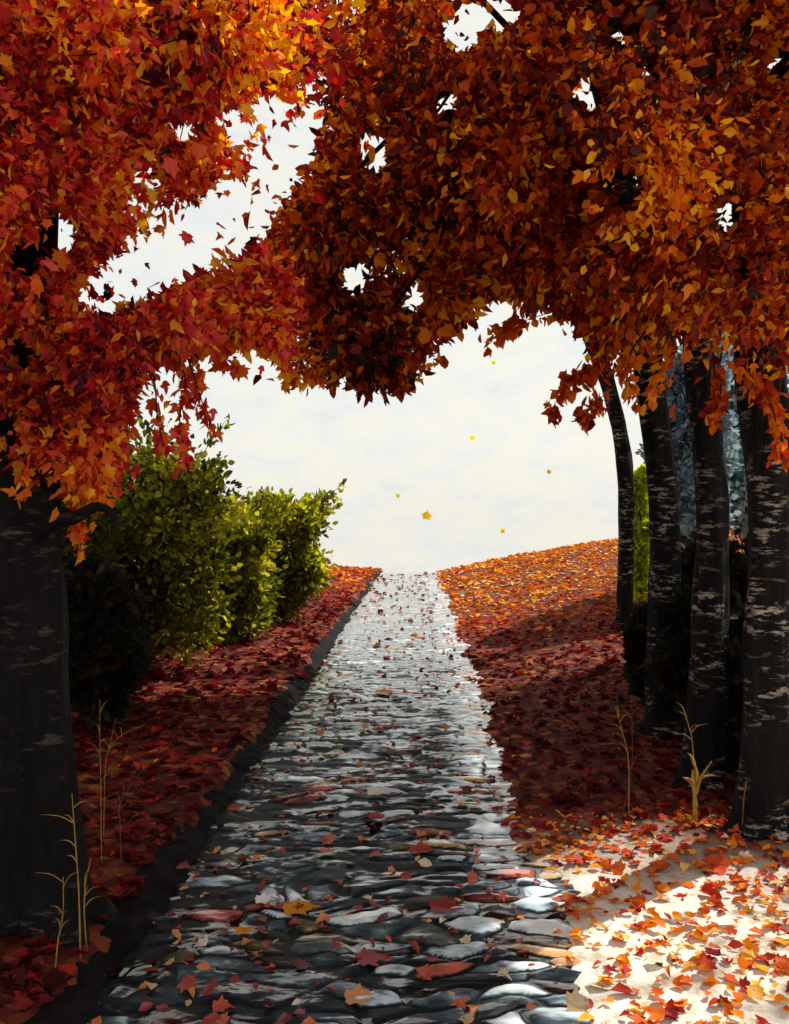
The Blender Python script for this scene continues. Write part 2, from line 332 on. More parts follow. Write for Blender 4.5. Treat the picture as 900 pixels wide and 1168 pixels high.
# ---------------------------------------------------------------- trees
def lit_keep(P):
    """open places in the canopy: how likely a leaf is to stay, by where its shadow would fall"""
    t = P[:, 2]/SUN[2]; X = P[:, 0]-SUN[0]*t; Y = P[:, 1]-SUN[1]*t
    w = .5*(vnoise(X*1.5, Y*1.5, 0, 51)-.5)
    k = np.ones(len(P))
    k = np.where((X > .2+w) & (X < 4.4) & (Y > .5) & (Y < 4.7+w*1.4), .03, k)
    k = np.where((X > .2+w) & (X < .85) & (Y >= 4.5) & (Y < 10), .35, k)
    k = np.where(Y > 14+2*w, .15, k)
    for z0, x0, x1, y0, y1, kp in ((1.3, -4.0, -1.2, 8.2, 14.5, .3), (3.2, -3.4, -.4, 2.6, 5.0, .25), (2.4, 2.6, 7.2, 11.2, 17, .2)):   # light reaching the bushes and the maple crown
        q = (P[:, 2]-z0)/SUN[2]; X = P[:, 0]-SUN[0]*q; Y = P[:, 1]-SUN[1]*q
        k = np.where((q > 1.0) & (X > x0+w) & (X < x1+w) & (Y > y0+w) & (Y < y1+w), np.minimum(k, kp), k)
    return rng.random(len(P)) < k
def tree(name, label, cat, group, base, axis, rads, blobs, lmat, bmat, palette, leaf=(.008, .017), strands=(), per=780, flare=1.3, shape=(LEAF, SLIM, LOBE, LEAF), nbr=7, region=None, fork=.72):
    """axis: trunk polyline (world); blobs: (n,4) centre+radius of leaf clumps"""
    root = empty(name, base); tag(root, label, cat, group)
    P = spline(axis, 40); t = np.linspace(0, 1, 40)
    R = np.interp(t, np.linspace(0, 1, len(rads)), rads); R = R*(1+(flare-1)*np.exp(-t*30))
    tb = Tubes(); tb.add(P, R, 22, .38, sum(map(ord, label)) % 50)
    for k in range(5 if flare > 1 else 0):                                   # root flare
        a = k*1.256+random.random(); q = np.array([math.cos(a), math.sin(a), 0])
        p0 = P[0]+np.array([0, 0, .22]); p1 = P[0]+q*R[0]*1.0+np.array([0, 0, .07]); p2 = P[0]+q*R[0]*1.3+np.array([0, 0, -.08])
        tb.add(spline([p0, p1, p2], 9), np.linspace(R[0]*.5, R[0]*.16, 9), 9, .3, k)
    tb.build('trunk', M[bmat], root, base)
    blobs = np.asarray(blobs, float)
    if region is not None: blobs = blobs[centre_ok(blobs)]
    # main branches towards spread-out clumps
    targets = [int(rng.integers(len(blobs)))]
    while len(targets) < min(nbr, len(blobs)):
        d = np.min([np.linalg.norm(blobs[:, :3]-blobs[q, :3], axis=1) for q in targets], axis=0); targets.append(int(np.argmax(d)))
    samples, owner, tubes = [P[28:]], [np.full(12, -1)], []
    for n_, q in enumerate(targets):
        c = blobs[q, :3]; s0 = int(np.clip(40*(fork+.26*rng.random()), 8, 39)); a = P[s0]
        midp = a+(c-a)*.5+np.array([0, 0, .18*np.linalg.norm(c-a)])+rng.normal(size=3)*.08
        if region is not None and not centre_ok(spline([a, midp, c], 18), False).all(): midp = midp+np.array([-.15, -.2, .45])
        b = spline([a, midp, c], 18)+np.cumsum(rng.normal(size=(18, 3)), 0)*.012; b[0] = a
        tb = Tubes(); tb.add(b, np.linspace(min(R[s0]*.6, .032), .010, 18), 8, .3, n_); tubes.append(tb)
        samples.append(b); owner.append(np.full(18, n_))
    SP = np.concatenate(samples); OW = np.concatenate(owner)
    C, D, T, Z = [], [], [], []
    for bl in blobs:
        c, r = bl[:3], bl[3]
        d = np.linalg.norm(SP-c, axis=1); d = np.where(OW < 0, d+1.0, d); q = int(np.argmin(d)); ow = max(int(OW[q]), 0)
        tw = spline([SP[q], (SP[q]+c)/2+rng.normal(size=3)*.1+np.array([0, 0, .08]), c], 7)
        joined = region is None or bool(centre_ok(tw[1:-1], True).all())
        if joined: tubes[ow].add(tw, np.linspace(.009, .003, 7), 5)
        ends = []
        for e in range(6):
            u = rng.normal(size=3); u /= np.linalg.norm(u); en = c+u*r*.85
            if region is not None and not centre_ok(np.array([en, c+u*r*.5]), True).all(): continue
            w = spline([c, c+u*r*.4+rng.normal(size=3)*.04, en-np.array([0, 0, .1*r])], 6); ends.append(w)
            if joined: tubes[ow].add(w, np.linspace(.005, .0018, 6), 4)
        W = np.concatenate(ends) if ends else c[None]
        Yb = max(c[1], .5); qx, qy = VX+c[0]/Yb*F, VY-(c[2]-H)/Yb*F; m_ = r/Yb*F*1.3
        seen = -m_ < qx < 900+m_ and qy > -m_ and c[1] > 1
        n = int(min(per*(r/Yb*F/75)**2*rng.uniform(.8, 1.2), 1300)) if seen else int(230*(r/.45)**2)
        j = rng.integers(len(W), size=n)
        off = rng.normal(size=(n, 3))*r*.36
        pts = W[j]*.55+c*.45+off
        dirs = (pts-c)*.9/r+rng.normal(size=(n, 3))*.6+np.array([0, 0, -.45])
        C.append(pts); D.append(dirs)
        tone0 = palette[0]+palette[1]*rng.normal()
        T.append(np.clip(tone0+palette[2]*rng.normal(size=n)+.42*(rng.random(n) < palette[3]), 0, 1))
        Z.append((rng.uniform(*leaf, n)*np.clip(np.exp(.3*rng.normal(size=n)), .5, 1.35)*Yb if seen else rng.uniform(.10, .17, n)))
    n_crown = sum(map(len, C))
    for pts, tone in strands:                            # drooping twigs with leaves
        s_ = spline(pts, 22); q = int(np.argmin(np.linalg.norm(SP-s_[0], axis=1))); ow = max(int(OW[q]), 0)
        tubes[ow].add(spline([SP[q], (SP[q]+s_[0])/2+np.array([0, 0, .08]), s_[0]], 6), np.linspace(.008, .005, 6), 5)
        tubes[ow].add(s_, np.linspace(.005, .0018, 22), 4)
        n = 62; j = rng.integers(22, size=n)
        C.append(s_[j]+rng.normal(size=(n, 3))*.0045*s_[0, 1]); D.append(rng.normal(size=(n, 3))*.5+np.array([0, 0, -.8]))
        T.append(np.clip(tone+.12*rng.normal(size=n), 0, 1)); Z.append(rng.uniform(.010, .018, n)*s_[0, 1])
    C, D, T, Z = np.concatenate(C), np.concatenate(D), np.concatenate(T), np.concatenate(Z)
    keep = lit_keep(C) & (C[:, 2] > .9)
    if region is not None: keep &= region(C) | (np.arange(len(C)) >= n_crown)
    C, D, T, Z = C[keep], D[keep], T[keep], Z[keep]
    for tb in tubes: tb.build('branch', M[bmat], root, base)
    V, pl, tn = mixed(C, Z, D, T, shape)
    mesh('crown', V, pl, M[lmat], root, base, tn)
    return root

def sample_blobs(poly, Yr, n, rr, jitter=None):
    p = np.asarray(poly, float); lo, hi = p.min(0), p.max(0); out = []
    while len(out) < n:
        a = rng.uniform(lo, hi, (40, 2)); a = a[inside(a[:, 0], a[:, 1], p)]
        for q in a:
            Y = rng.uniform(*Yr); out.append((*at(q[0], q[1], Y), rng.uniform(*rr)))
    return np.array(out[:n])
def box_blobs(x, y, z, n, rr):
    return np.stack([rng.uniform(*x, n), rng.uniform(*y, n), rng.uniform(*z, n), rng.uniform(*rr, n)], -1)  # crown clumps mostly out of view, added to block sky light and sun
# the open sky between the crowns (outline in picture terms; crowns stop there)
OPEN = [(142, 524), (150, 470), (160, 408), (236, 408), (262, 396), (300, 398), (322, 424), (368, 432), (470, 440), (496, 408), (515, 368), (556, 338), (598, 330),
        (640, 352), (668, 372), (682, 420), (700, 470), (712, 660), (640, 700), (300, 700), (190, 560)]
SLASH = [(372, 116), (318, 136), (276, 188), (218, 222), (192, 258), (140, 272), (98, 298), (80, 330), (84, 366), (122, 370), (176, 342), (220, 320), (262, 300), (306, 278), (338, 230), (372, 186)]
HOLES = [(715, 212, 17), (672, 105, 17), (740, 80, 13), (828, 245, 15), (405, 318, 14), (528, 30, 22), (572, 8, 18), (510, 116, 15), (890, 66, 12), (706, 40, 12), (425, 172, 18), (474, 335, 12), (64, 262, 20), (30, 292, 14), (262, 138, 13), (300, 120, 12), (210, 150, 10), (845, 300, 10), (20, 400, 12)]
SOFT = [(300, 120), (370, 80), (392, 150), (350, 190), (300, 210), (220, 250), (150, 290), (100, 330), (60, 390), (34, 310), (70, 235), (150, 180), (230, 190)]
def crown_region(P):
    ok = P[:, 1] > .3
    Yc = np.maximum(P[:, 1], .3); px = VX+P[:, 0]/Yc*F; py = VY-(P[:, 2]-H)/Yc*F
    soft = inside(px, py, SOFT) & (vnoise(P[:, 0]*5, P[:, 1]*5, P[:, 2]*5, 63) > .42) & (rng.random(len(P)) < .93)
    hole = np.zeros(len(P), bool)
    for hx, hy, hr in HOLES: hole |= (((px-hx)/(hr+6))**2+((py-hy)/(hr*1.2+6))**2 < 1) & (rng.random(len(P)) < .985)
    n = (vnoise(P[:, 0]*7, P[:, 1]*7, P[:, 2]*7, 61)-.5)*44; n2 = (vnoise(P[:, 0]*7+40, P[:, 1]*7, P[:, 2]*7, 62)-.5)*44
    o = inside(px+n, py+n2, OPEN)
    s = inside(px+n*.7, py+n2*.7, SLASH) & (rng.random(len(P)) < .96)
    return ~((o | s | soft | hole) & ok)

def centre_ok(B, soft=False):
    Yc = np.maximum(B[:, 1], .3); px = VX+B[:, 0]/Yc*F; py = VY-(B[:, 2]-H)/Yc*F
    hole = np.zeros(len(B), bool)
    if soft:
        for hx, hy, hr in HOLES: hole |= (px-hx)**2+(py-hy)**2 < (hr+14)**2
    return ~((hole | inside(px, py, OPEN) | inside(px, py, SLASH) | (soft & inside(px, py, SOFT))) & (B[:, 1] > .3))

# left tree
bL = hit(52, 1050)
axL = [bL+np.array([0, 0, -.1]), at(42, 900, bL[1]), at(36, 740, bL[1]), at(30, 560, bL[1]), at(28, 400, bL[1]), at(40, 200, bL[1]-.1), at(70, -40, bL[1])]
blL = np.vstack([
    sample_blobs([(-60, -60), (350, -60), (366, 60), (330, 130), (262, 190), (180, 245), (96, 290), (70, 420), (-60, 440)], (3.0, 5.2), 60, (.24, .36)),
    sample_blobs([(-40, 320), (60, 320), (100, 372), (190, 335), (300, 305), (318, 372), (250, 376), (165, 395), (140, 480), (95, 530), (-40, 525)], (3.0, 4.4), 34, (.15, .25)),
    sample_blobs([(-40, -50), (130, -50), (110, 120), (60, 230), (-40, 260)], (2.8, 3.3), 12, (.2, .28)),
    sample_blobs([(96, 385), (190, 356), (300, 306), (330, 368), (250, 388), (165, 400), (110, 420)], (3.3, 4.2), 22, (.11, .17)),
    box_blobs((-5.5, -1.0), (.6, 5.5), (4.6, 6.4), 22, (.4, .6)), box_blobs((-5.5, -2.2), (.8, 5.0), (2.8, 4.8), 20, (.35, .5))])
def st(*p): return np.array([at(a, b, Y) for a, b, Y in p])
strL = [(st((150, 380, 3.6), (174, 425, 3.55), (180, 480, 3.5), (188, 512, 3.5)), .62), (st((186, 385, 3.6), (211, 430, 3.6), (205, 480, 3.6), (214, 526, 3.6)), .55),
        (st((190, 370, 3.7), (240, 395, 3.6), (270, 420, 3.6)), .66), (st((130, 400, 3.5), (150, 460, 3.5), (140, 520, 3.5)), .5), (st((215, 410, 3.7), (226, 445, 3.7), (240, 485, 3.7)), .6),
        (st((80, 470, 3.4), (100, 520, 3.4), (112, 570, 3.4)), .72), (st((60, 480, 3.4), (76, 530, 3.4), (88, 560, 3.4)), .75), (st((110, 530, 3.5), (96, 580, 3.5), (92, 625, 3.5)), .7),
        (st((250, 372, 3.8), (300, 385, 3.8), (335, 425, 3.8)), .66), (st((20, 460, 3.3), (30, 510, 3.3), (25, 560, 3.3)), .7)]
tL = tree('maple_tree', 'red and orange maple with thick dark trunk left of the path', 'tree', 'trees framing the path', bL, axL, [.165, .150, .132, .13, .12, .09, .05], blL, 'red', 'barkL', (.46, .17, .17, .16), strands=strL, region=crown_region, nbr=9, fork=.60, shape=(LOBE, SLIM, MAPLE, LOBE), leaf=(.009, .017))
tb = Tubes(); q = spline([at(36, 640, bL[1]), at(50, 602, bL[1]-.12), at(86, 590, bL[1]-.2), at(112, 578, bL[1]-.22), at(132, 590, bL[1]-.25), at(128, 602, bL[1]-.28)], 24)
tb.add(q, np.linspace(.035, .006, 24), 9, .35, 3); tb.build('branch', M['barkL'], tL, bL)

# right trees, nearest last
GR = 'trees framing the path'
def rtree(label, basepx, pts, rads, blobs, pal, **k):
    b = hit(*basepx); ax = [b+np.array([0, 0, -.12])]+[at(x, y, b[1]+dy) for x, y, dy in pts]
    return tree('beech_tree', label, 'tree', GR, b, ax, rads, blobs, 'rust', 'barkR', pal, region=crown_region, **k), b
blA = np.vstack([sample_blobs([(500, 190), (740, 190), (740, 370), (690, 392), (672, 360), (640, 345), (560, 320), (520, 340)], (7.5, 10.5), 40, (.34, .5)),
                 sample_blobs([(300, 120), (740, -40), (960, -40), (960, 350), (740, 350), (640, 300), (520, 330), (330, 330)], (8.0, 11.0), 46, (.5, .7)), box_blobs((1.5, 7), (8, 13), (4.6, 7), 36, (.5, .75))])
strA = [(st((650, 350, 9), (610, 362, 8.8), (575, 375, 8.7), (556, 388, 8.6)), .68), (st((650, 350, 9), (600, 345, 8.8), (570, 382, 8.7)), .66), (st((690, 410, 9), (660, 430, 8.8), (640, 452, 8.7), (626, 470, 8.6)), .5),
        (st((690, 410, 9), (665, 425, 8.8), (648, 428, 8.7)), .55), (st((690, 450, 9), (672, 465, 8.8), (662, 478, 8.8)), .52)]
rtree('slimmest dark beech, its trunk bending left at the sky opening', (712, 715), [(714, 640, 0), (713, 560, 0), (709, 500, 0), (694, 440, 0), (673, 385, 0), (640, 300, 0), (620, 180, 0), (610, 40, .3)], [.115, .108, .10, .10, .10, .09, .07, .06, .04], blA, (.36, .13, .17, .2), strands=strA, nbr=8)
blB = np.vstack([sample_blobs([(345, 60), (420, 0), (560, 0), (560, 300), (500, 380), (470, 425), (345, 425), (310, 370), (295, 300), (330, 230), (352, 150)], (5.0, 7.6), 62, (.26, .40)), box_blobs((-1.5, 3.0), (4.5, 8), (4.9, 6.8), 30, (.4, .6))])
strB = [(st((330, 380, 6), (326, 410, 6), (332, 432, 6)), .5), (st((400, 415, 6), (410, 430, 6), (420, 440, 6)), .3), (st((440, 415, 6), (455, 432, 6), (462, 444, 6)), .35)]
rtree('flecked dark beech, second trunk from the sky opening, beside lime sapling', (756, 835), [(758, 700, 0), (758, 600, 0), (750, 500, 0), (739, 420, 0), (730, 300, 0), (690, 120, -.1), (640, -60, -.2)], [.13, .12, .112, .115, .115, .09, .06, .035], blB, (.34, .13, .18, .24), strands=strB, nbr=8)
blC = np.vstack([sample_blobs([(480, -40), (800, -40), (820, 290), (770, 345), (700, 330), (640, 290), (540, 320), (480, 200)], (4.2, 6.2), 62, (.24, .36)), box_blobs((.2, 5), (2.5, 6.5), (4.9, 6.8), 28, (.4, .6)), box_blobs((-1, 2.5), (.5, 4), (4.6, 6.4), 13, (.4, .6))])
rtree('dark beech between two blue gaps, third trunk from the opening', (797, 893), [(808, 740, 0), (814, 600, 0), (806, 500, 0), (796, 430, 0), (790, 300, 0), (770, 120, 0), (740, -80, 0)], [.112, .102, .095, .092, .09, .075, .055, .03], blC, (.34, .13, .18, .24), nbr=8)
blD = np.vstack([sample_blobs([(690, -40), (960, -40), (960, 385), (880, 395), (820, 345), (770, 345), (700, 260)], (3.5, 5.2), 54, (.2, .32)), box_blobs((2.2, 7), (3.5, 9), (3.7, 6.8), 74, (.4, .6)), box_blobs((2.5, 7), (.5, 3.5), (4.0, 6.8), 20, (.4, .6))])
strD = [(st((870, 430, 4), (885, 480, 4), (893, 530, 4)), .55), (st((760, 390, 4.6), (752, 420, 4.6), (742, 452, 4.6)), .75), (st((820, 420, 4.3), (822, 450, 4.3), (812, 475, 4.3)), .5), (st((850, 420, 4.2), (872, 450, 4.2), (888, 470, 4.2)), .6), (st((720, 400, 4.8), (716, 430, 4.8), (728, 458, 4.8)), .72)]
rtree('broadest right-hand dark beech beside the picture edge, nearest the pale verge', (868, 945), [(874, 800, 0), (884, 600, 0), (876, 480, 0), (866, 400, 0), (860, 250, 0), (850, 80, 0), (846, -120, 0)], [.13, .122, .12, .118, .115, .10, .07, .04], blD, (.36, .13, .18, .24), strands=strD, nbr=8)

# ---------------------------------------------------------------- bushes
def bush(name, label, cat, base, w, h, depth, lmat, palette, n, leaf, group=None, per=240, fan=1.0):
    root = empty(name, base); tag(root, label, cat, group)
    C, D, T, Z = [], [], [], []; tubes = []
    for k in range(n):
        a = rng.uniform(0, 2*np.pi); el = rng.uniform(0, 1)**.8; rad = rng.uniform(.45, 1.0)
        x = math.cos(a)*max(w-.1, .03)*rad*math.sqrt(1-(el*.85)**2); y = math.sin(a)*depth*rad*math.sqrt(1-(el*.85)**2)
        z = h*(.09+.83*el*rng.uniform(.8, 1.0))
        f = (.45+.55*min(1, z/(h*.55))) if fan else 1
        c = base+np.array([x*f, y*f, z]); r = rng.uniform(.13, .24)*min(h/2, w*1.1)
        if k < 9:
            tb = Tubes(); tb.add(spline([base+np.array([x*.06, y*.06, -.05]), base+np.array([x*.35*f, y*.35*f, z*.5]), c], 12), np.linspace(.024, .006, 12), 7, .3, k); tubes.append(tb)
        else:
            tubes[k % 9].add(spline([base+np.array([x*.03, y*.03, -.04]), base+np.array([x*.45*f, y*.45*f, z*.6]), c], 8), np.linspace(.012, .004, 8), 5)
        m_ = int(per*rng.uniform(.7, 1.2)); pts = c+rng.normal(size=(m_, 3))*r*np.array([.6, .6, .55])
        C.append(pts); D.append((pts-c)/r+rng.normal(size=(m_, 3))*.5+np.array([0, 0, .25]))
        t0 = palette[0]+palette[1]*rng.normal()+palette[4]*(el-.5)
        T.append(np.clip(t0+palette[2]*rng.normal(size=m_)+.3*(rng.random(m_) < palette[3]), 0, 1)); Z.append(rng.uniform(*leaf, m_))
    for k in range(16 if n > 50 and fan else 0):               # loose shoots out of the top and sides
        a = rng.uniform(0, 2*np.pi); u = np.array([math.cos(a)*rng.uniform(.2, 1), math.sin(a)*.6, rng.uniform(.5, 1.3)]); c = base+np.array([math.cos(a)*w*.6, math.sin(a)*depth*.6, h*rng.uniform(.6, .85)])
        q = spline([base, base+(c-base)*np.array([.4, .4, .55]), c, c+u*.16*h*.7, c+u*.27*h*.7+np.array([u[0]*.05, 0, 0])], 16); tubes[k % 9].add(q, np.linspace(.007, .002, 16), 4)
        j = rng.integers(8, 16, size=34); C.append(q[j]+rng.normal(size=(34, 3))*.03); D.append(u+rng.normal(size=(34, 3))*.7); T.append(np.clip(palette[0]+.1+.12*rng.normal(size=34), 0, 1)); Z.append(rng.uniform(*leaf, 34))
    C, D, T, Z = map(np.concatenate, (C, D, T, Z)); k = C[:, 2] > base[2]+.02; C, D, T, Z = C[k], D[k], T[k], Z[k]
    for tb in tubes: tb.build('stem', M['stem'], root, base)
    V, pl, tn = leaves(C, Z, D, T); mesh('crown', V, pl, M[lmat], root, base, tn)
    return root
def gp(x, y): return np.array([x, y, float(ground_z(x, y))])
GB = 'green bushes on the left bank'
bush('bush', 'largest olive green bush, fanning out behind the left maple', 'bush', gp(-2.85, 9.0), 1.15, 2.5, .9, 'green', (.52, .15, .16, .12, .15), 85, (.055, .10), GB)
bush('bush', 'middle green bush between the largest and the yellow-green bush', 'bush', gp(-2.35, 11.0), .75, 1.65, .7, 'green', (.55, .14, .13, .12, .15), 60, (.06, .11), GB)
bush('bush', 'yellow-green bush nearest the far end of the path', 'bush', gp(-2.05, 13.2), .86, 1.95, .8, 'green', (.60, .12, .12, .14, .15), 60, (.07, .12), GB)
bush('bush', 'darkest green bush, half hidden behind the left maple trunk', 'bush', gp(-3.35, 7.6), .8, 2.1, .8, 'green', (.36, .10, .09, .04, .05), 70, (.055, .10), GB)
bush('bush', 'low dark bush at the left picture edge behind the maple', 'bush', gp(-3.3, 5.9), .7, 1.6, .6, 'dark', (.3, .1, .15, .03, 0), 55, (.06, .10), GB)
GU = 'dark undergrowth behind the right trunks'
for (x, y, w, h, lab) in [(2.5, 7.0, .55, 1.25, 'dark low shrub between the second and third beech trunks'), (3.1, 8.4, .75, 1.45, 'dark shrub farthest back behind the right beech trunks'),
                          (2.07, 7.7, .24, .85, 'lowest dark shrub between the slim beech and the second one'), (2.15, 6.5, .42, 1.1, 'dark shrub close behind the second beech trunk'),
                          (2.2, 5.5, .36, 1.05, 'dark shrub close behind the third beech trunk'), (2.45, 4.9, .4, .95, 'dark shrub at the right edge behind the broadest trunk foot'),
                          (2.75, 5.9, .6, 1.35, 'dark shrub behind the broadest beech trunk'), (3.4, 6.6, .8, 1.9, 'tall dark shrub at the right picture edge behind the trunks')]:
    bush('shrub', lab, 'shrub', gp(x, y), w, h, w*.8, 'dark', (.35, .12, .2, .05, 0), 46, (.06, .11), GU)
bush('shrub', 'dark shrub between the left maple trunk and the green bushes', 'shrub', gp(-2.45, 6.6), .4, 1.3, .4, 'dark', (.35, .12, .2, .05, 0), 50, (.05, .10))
bush('sapling', 'lime green sapling showing between the two leftmost beech trunks', 'sapling', gp(3.12, 12.2), .22, 2.6, .2, 'lime', (.5, .12, .15, .1, .1), 46, (.07, .12), fan=0)
bush('conifer', 'blue-green conifer seen through the gap between beech trunks', 'conifer', gp(4.35, 14.0), .75, 4.7, .7, 'blue', (.5, .15, .15, .05, -.2), 75, (.08, .16), 'misty conifers behind the right trees', fan=0)
bush('conifer', 'misty blue conifer behind the gap beside the broadest beech', 'conifer', gp(6.1, 16.0), .9, 5.6, .8, 'blue', (.55, .15, .15, .05, -.2), 85, (.09, .18), 'misty conifers behind the right trees', fan=0)

# ---------------------------------------------------------------- leaf litter
def litter(name, label, X, Y, n, size, tonefn, shape, keepfn=None, mat='litter', zfn=None):
    x = rng.uniform(*X, n); y = Y[0]*(Y[1]/Y[0])**rng.random(n)
    k = keepfn(x, y) if keepfn else np.ones(n, bool); x, y = x[k], y[k]; n = len(x)
    z = (zfn or ground_z)(x, y)+.008+.012*rng.random(n)
    th = rng.uniform(0, 2*np.pi, n); D = np.stack([np.cos(th), np.sin(th), rng.normal(size=n)*.14], -1)
    sz = rng.uniform(*size, n)*(1+.05*np.maximum(y-5, 0))
    sz = sz*np.exp(.25*rng.normal(size=n))
    V, pl, tn = mixed(np.stack([x, y, z], -1), sz, D, np.clip(tonefn(x, y, n), 0, 1), shape, np.tile([0, 0, 1.], (n, 1)), .66)
    o = mesh(name, V, pl, M[mat], tone=tn); tag(o, label, 'leaf litter', kind='stuff'); return o
tr = lambda x, y, n: .15+.14*rng.normal(size=n)+.56*sst(9, 16, y)+.45*sst(5.3, 4.3, y)  # sunlit ends brighter, tree-shaded middle darker: light painted into the leaf tone
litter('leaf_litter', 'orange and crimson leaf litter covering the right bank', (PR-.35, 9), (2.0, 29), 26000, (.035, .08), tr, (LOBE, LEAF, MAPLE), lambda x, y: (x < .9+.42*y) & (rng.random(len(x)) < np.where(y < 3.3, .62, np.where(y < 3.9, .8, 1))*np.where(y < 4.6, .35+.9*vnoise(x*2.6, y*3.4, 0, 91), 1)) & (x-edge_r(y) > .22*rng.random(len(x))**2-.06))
tl = lambda x, y, n: .18+.13*rng.normal(size=n)+.45*sst(14, 22, y)+.22*((vnoise(x*1.2, y*1.0, 0, 71) > .62) & (y < 6))  # far end brightened in tone, painting in the sunlight on the litter there
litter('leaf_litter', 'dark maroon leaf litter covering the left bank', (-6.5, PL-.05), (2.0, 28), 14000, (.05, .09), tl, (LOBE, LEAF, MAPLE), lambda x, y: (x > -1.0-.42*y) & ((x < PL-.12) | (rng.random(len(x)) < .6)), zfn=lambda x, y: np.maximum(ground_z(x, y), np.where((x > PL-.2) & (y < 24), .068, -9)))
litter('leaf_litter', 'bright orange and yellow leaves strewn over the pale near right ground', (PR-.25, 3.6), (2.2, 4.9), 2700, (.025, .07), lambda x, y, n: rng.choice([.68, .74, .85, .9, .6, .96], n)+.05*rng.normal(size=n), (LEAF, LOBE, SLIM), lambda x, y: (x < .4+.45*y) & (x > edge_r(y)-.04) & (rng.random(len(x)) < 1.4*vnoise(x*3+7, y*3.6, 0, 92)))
litter('leaf_litter', 'scattered wet leaves strewn along the path', (PL+.1, PR-.02), (2.2, 26), 1000, (.03, .07), lambda x, y, n: rng.choice([.3, .5, .12, .7, .85, .4], n)+.05*rng.normal(size=n), (LOBE, LEAF, MAPLE, SLIM), None, 'wetleaf', path_z)

# single leaves that stand out on the path
def one_leaf(name, label, px, py, size, ang, mat, tone, group, Y=None, D=None):
    if Y is None:
        Y = H*F/(py-VY); p = at(px, py, Y); p[2] = float(path_z(p[0], p[1]))+.014 if PL < p[0] < PR else float(ground_z(p[0], p[1]))+.02
    else: p = at(px, py, Y)
    d = np.array([[math.cos(ang), math.sin(ang), .04]]) if D is None else np.array([D])
    V, pl, tn = leaves(np.zeros((1, 3)), np.array([size]), d, np.array([tone]), MAPLE, np.array([[0, 0, 1.]]) if D is None else np.array([[.2, -1, .3]]), 1.0)
    o = mesh(name, V, pl, M[mat], tone=tn, loc=p); tag(o, label, 'leaf', group); return o
GL = 'large fallen leaves on the wet path'
for lab, px, py, s, a, mt, tn in [
    ('bright orange fallen leaf on dark wet stones near the path foot', 325, 1044, .17, .3, 'orange', .7),
    ('small orange fallen leaf just below the bright orange one', 277, 1070, .08, 1.6, 'orange', .9),
    ('dark red fallen leaf lying flat in the lower middle of the path', 492, 1040, .17, .1, 'wetleaf', .26),
    ('scarlet fallen leaf on the path beside the pale wet edge', 470, 972, .15, .2, 'wetleaf', .4),
    ('pale white fallen leaf left of the bright orange one', 292, 1032, .09, .2, 'wetleaf', 1.0),
    ('pinkish pale fallen leaf in the middle of the path', 420, 910, .14, .1, 'wetleaf', .95),
    ('crimson fallen leaf beside the pinkish pale one', 436, 936, .13, 2.8, 'wetleaf', .33),
    ('deep red fallen leaf at the very foot of the path', 408, 1096, .12, .4, 'wetleaf', .3),
    ('tan fallen leaf in the dark water at the lower left', 395, 1140, .13, .2, 'wetleaf', .74),
    ('orange fallen leaf halfway up the path', 430, 792, .22, .2, 'wetleaf', .62)]:
    one_leaf('fallen_leaf', lab, px, py, s, a, mt, tn, GL)
GF = 'yellow leaves drifting down in the sky opening'
for lab, px, py, Y, s, D in [
    ('largest yellow leaf drifting just above the far end of the path', 486, 592, 15, .17, (.2, .1, 1)),
    ('yellow leaf drifting in the middle of the pale sky', 540, 497, 15, .12, (-.5, .2, -1)),
    ('yellow leaf drifting close to the right bank crest', 571, 606, 15, .10, (.9, .2, .5)),
    ('yellow-green leaf drifting nearest the slim beech trunk', 627, 540, 15, .09, (-.3, .2, 1)),
    ('yellow leaf drifting highest, under the dark canopy lobe', 562, 412, 15, .08, (.7, .2, -.6)),
    ('small yellow leaf drifting left of the largest one', 452, 566, 15, .08, (.8, .2, .3))]:
    one_leaf('drifting_leaf', lab, px, py, s, 0, 'yellow', random.random(), GF, Y, D)

# ---------------------------------------------------------------- stalks and shoots
def stalk(name, label, pts, r, mat, Y=None, group=None, leafs=()):
    b = hit(*pts[0]); P = np.array([b]+[at(x, y, b[1]+.02*k) for k, (x, y) in enumerate(pts[1:])]); P[0, 2] -= .03
    tb = Tubes(); s_ = spline(P, 20); r = r*.48; tb.add(s_, np.linspace(r, r*.4, 20), 7, .35, len(label)); 
    for q in leafs:
        q = [at(x, y, b[1]) for x, y in q]; tb.add(spline(q, 10), np.linspace(r*.8, r*.25, 10), 6)
    for k in range(5):
        q = s_[rng.integers(7, 19)]; u = np.array([rng.normal(), rng.normal()*.5, 1.1+.4*rng.random()]); u *= rng.uniform(.05, .10)/np.linalg.norm(u)
        tb.add(spline([q-u*.05, q+u*.6, q+u+np.array([u[0]*.5, 0, -.012])], 8), np.array([.3, .8, .9, .8, .7, .5, .3, .12])*r*.8, 5)
    o = tb.build(name, M[mat], None, b, b); tag(o, label, 'stalk', group); return o
GS = 'dry stalks on the right bank'
stalk('dry_stalk', 'tilted golden stalk left of the thin upright stalk, right bank', [(717, 935), (717, 870), (710, 835), (702, 806)], .006, 'gold', group=GS)
stalk('dry_stalk', 'thin upright brown stalk on the dark right bank', [(708, 935), (720, 880), (721, 830), (720, 790)], .004, 'brown', group=GS)
stalk('dry_stalk', 'golden stalk leaning against the dark third beech', [(796, 935), (790, 850), (786, 830), (782, 814)], .006, 'gold', group=GS)
o = stalk('young_shoot', 'thick forked yellow shoot standing in leaves before the dark trunks', [(793, 940), (792, 910), (795, 885), (792, 872)], .028, 'gold', group=GS, leafs=[[(794, 905), (800, 886), (812, 868)], [(794, 920), (790, 890), (790, 878)]])
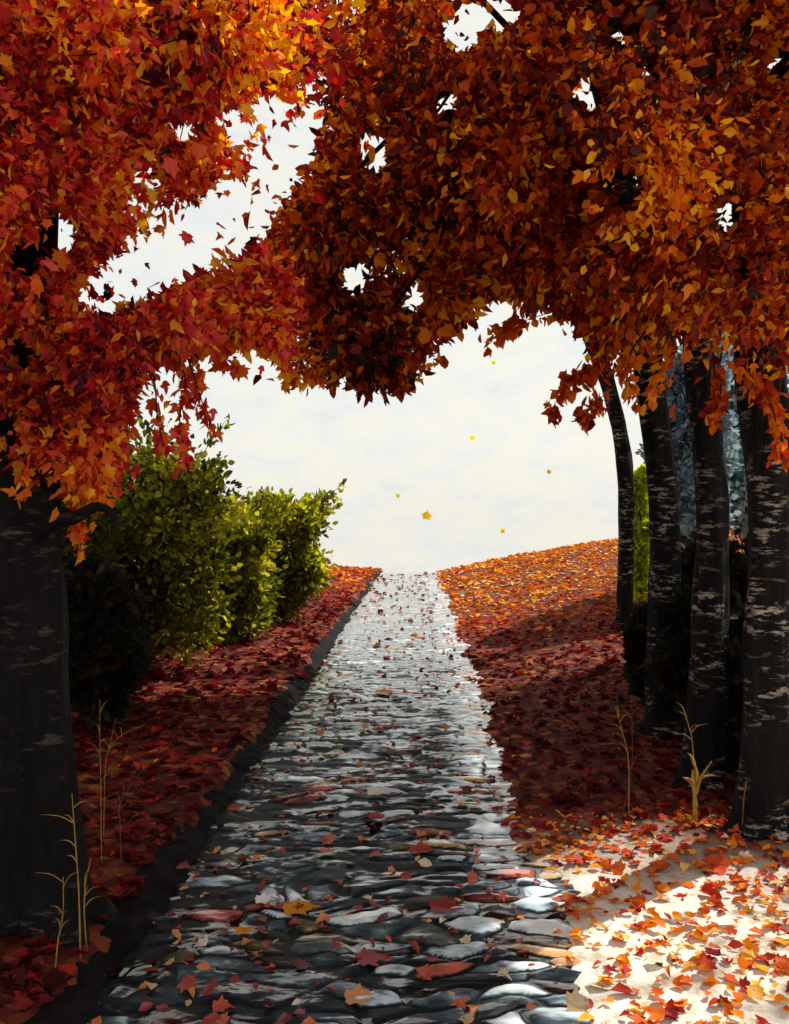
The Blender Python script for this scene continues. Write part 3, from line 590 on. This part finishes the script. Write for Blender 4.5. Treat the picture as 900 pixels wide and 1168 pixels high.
stalk('dry_stalk', 'reddish brown stalk upright against the broadest beech foot', [(846, 952), (848, 915), (852, 885), (851, 872)], .009, 'brown', group=GS)
GS2 = 'dry stalks on the left bank'
stalk('dry_stalk', 'tall straight straw stalk beside the left maple trunk', [(116, 985), (115, 900), (114, 850), (114, 798)], .005, 'gold', group=GS2)
stalk('dry_stalk', 'arching straw twig bending right, beside the tall straight stalk', [(118, 960), (120, 880), (124, 856), (140, 838), (166, 826)], .0045, 'gold', group=GS2, leafs=[[(122, 862), (128, 838), (132, 820)]])
stalk('dry_stalk', 'crooked dark twig with a golden tip on the left bank', [(138, 985), (137, 940), (136, 920), (150, 895), (173, 866)], .006, 'brown', group=GS2)
stalk('dry_stalk', 'golden blade at the maple foot, tallest of the three there', [(92, 1092), (90, 1020), (86, 960), (82, 905)], .007, 'gold', group=GS2)
stalk('dry_stalk', 'golden blade leaning right at the maple foot', [(100, 1088), (96, 1040), (98, 1005), (104, 978)], .006, 'gold', group=GS2)
stalk('dry_stalk', 'lowest golden blade beside the maple roots', [(62, 1110), (66, 1075), (72, 1040), (72, 1000)], .006, 'gold', group=GS2)

# ---------------------------------------------------------------- sky, sun, camera
w = bpy.data.worlds.new('World'); S.world = w; w.use_nodes = True; nt = w.node_tree; nt.nodes.clear(); L = nt.links.new
N = lambda t, **k: _node(nt, t, k)
sky = N('ShaderNodeTexSky', sky_type='NISHITA'); sky.sun_disc = False; sky.sun_elevation = EL; sky.sun_rotation = AZ; sky.dust_density = 3
tc = N('ShaderNodeTexCoord'); mp = N('ShaderNodeMapping'); mp.inputs['Scale'].default_value = (1, 1, 2.2); L(tc.outputs['Generated'], mp.inputs['Vector'])
n1 = N('ShaderNodeTexNoise', i_Scale=16.0, i_Detail=8.0, i_Roughness=.7); L(mp.outputs[0], n1.inputs['Vector'])
r = ramp(nt, [(.3, (.79, .81, .79)), (.45, (.86, .87, .83)), (.58, (.93, .90, .77)), (.75, (.86, .88, .88))]); L(n1.outputs['Fac'], r.inputs['Fac'])
sc_ = N('ShaderNodeVectorMath', operation='SCALE'); sc_.inputs['Scale'].default_value = 8.9; L(r.outputs[0], sc_.inputs[0])
mx = N('ShaderNodeMixRGB', i_Fac=.88); L(sky.outputs[0], mx.inputs[1]); L(sc_.outputs[0], mx.inputs[2])
bg = N('ShaderNodeBackground', i_Strength=.096); L(mx.outputs[0], bg.inputs['Color'])
o = N('ShaderNodeOutputWorld'); L(bg.outputs[0], o.inputs['Surface'])
ld = bpy.data.lights.new('sun', 'SUN'); ld.energy = 5; ld.angle = math.radians(.5); ld.color = (1, .94, .84)
lo = bpy.data.objects.new('sun', ld); COL.objects.link(lo); lo.rotation_euler = Vector(SUN).to_track_quat('Z', 'Y').to_euler()
cd = bpy.data.cameras.new('camera'); co = bpy.data.objects.new('camera', cd); COL.objects.link(co); S.camera = co
co.location = (0, 0, H); co.rotation_euler = (math.radians(90), 0, 0)
cd.sensor_fit = 'VERTICAL'; cd.sensor_height = 36; cd.lens = 36*F/1168; cd.clip_end = 3000; cd.clip_start = .05
cd.shift_x = (450-VX)/1168; cd.shift_y = (VY-584)/1168
S.view_settings.view_transform = 'Standard'; S.view_settings.look = 'None'; S.view_settings.exposure = .34; S.view_settings.gamma = 1
S.cycles.max_bounces = 8; S.cycles.transparent_max_bounces = 4; S.cycles.use_denoising = True; S.cycles.caustics_reflective = False; S.cycles.caustics_refractive = False
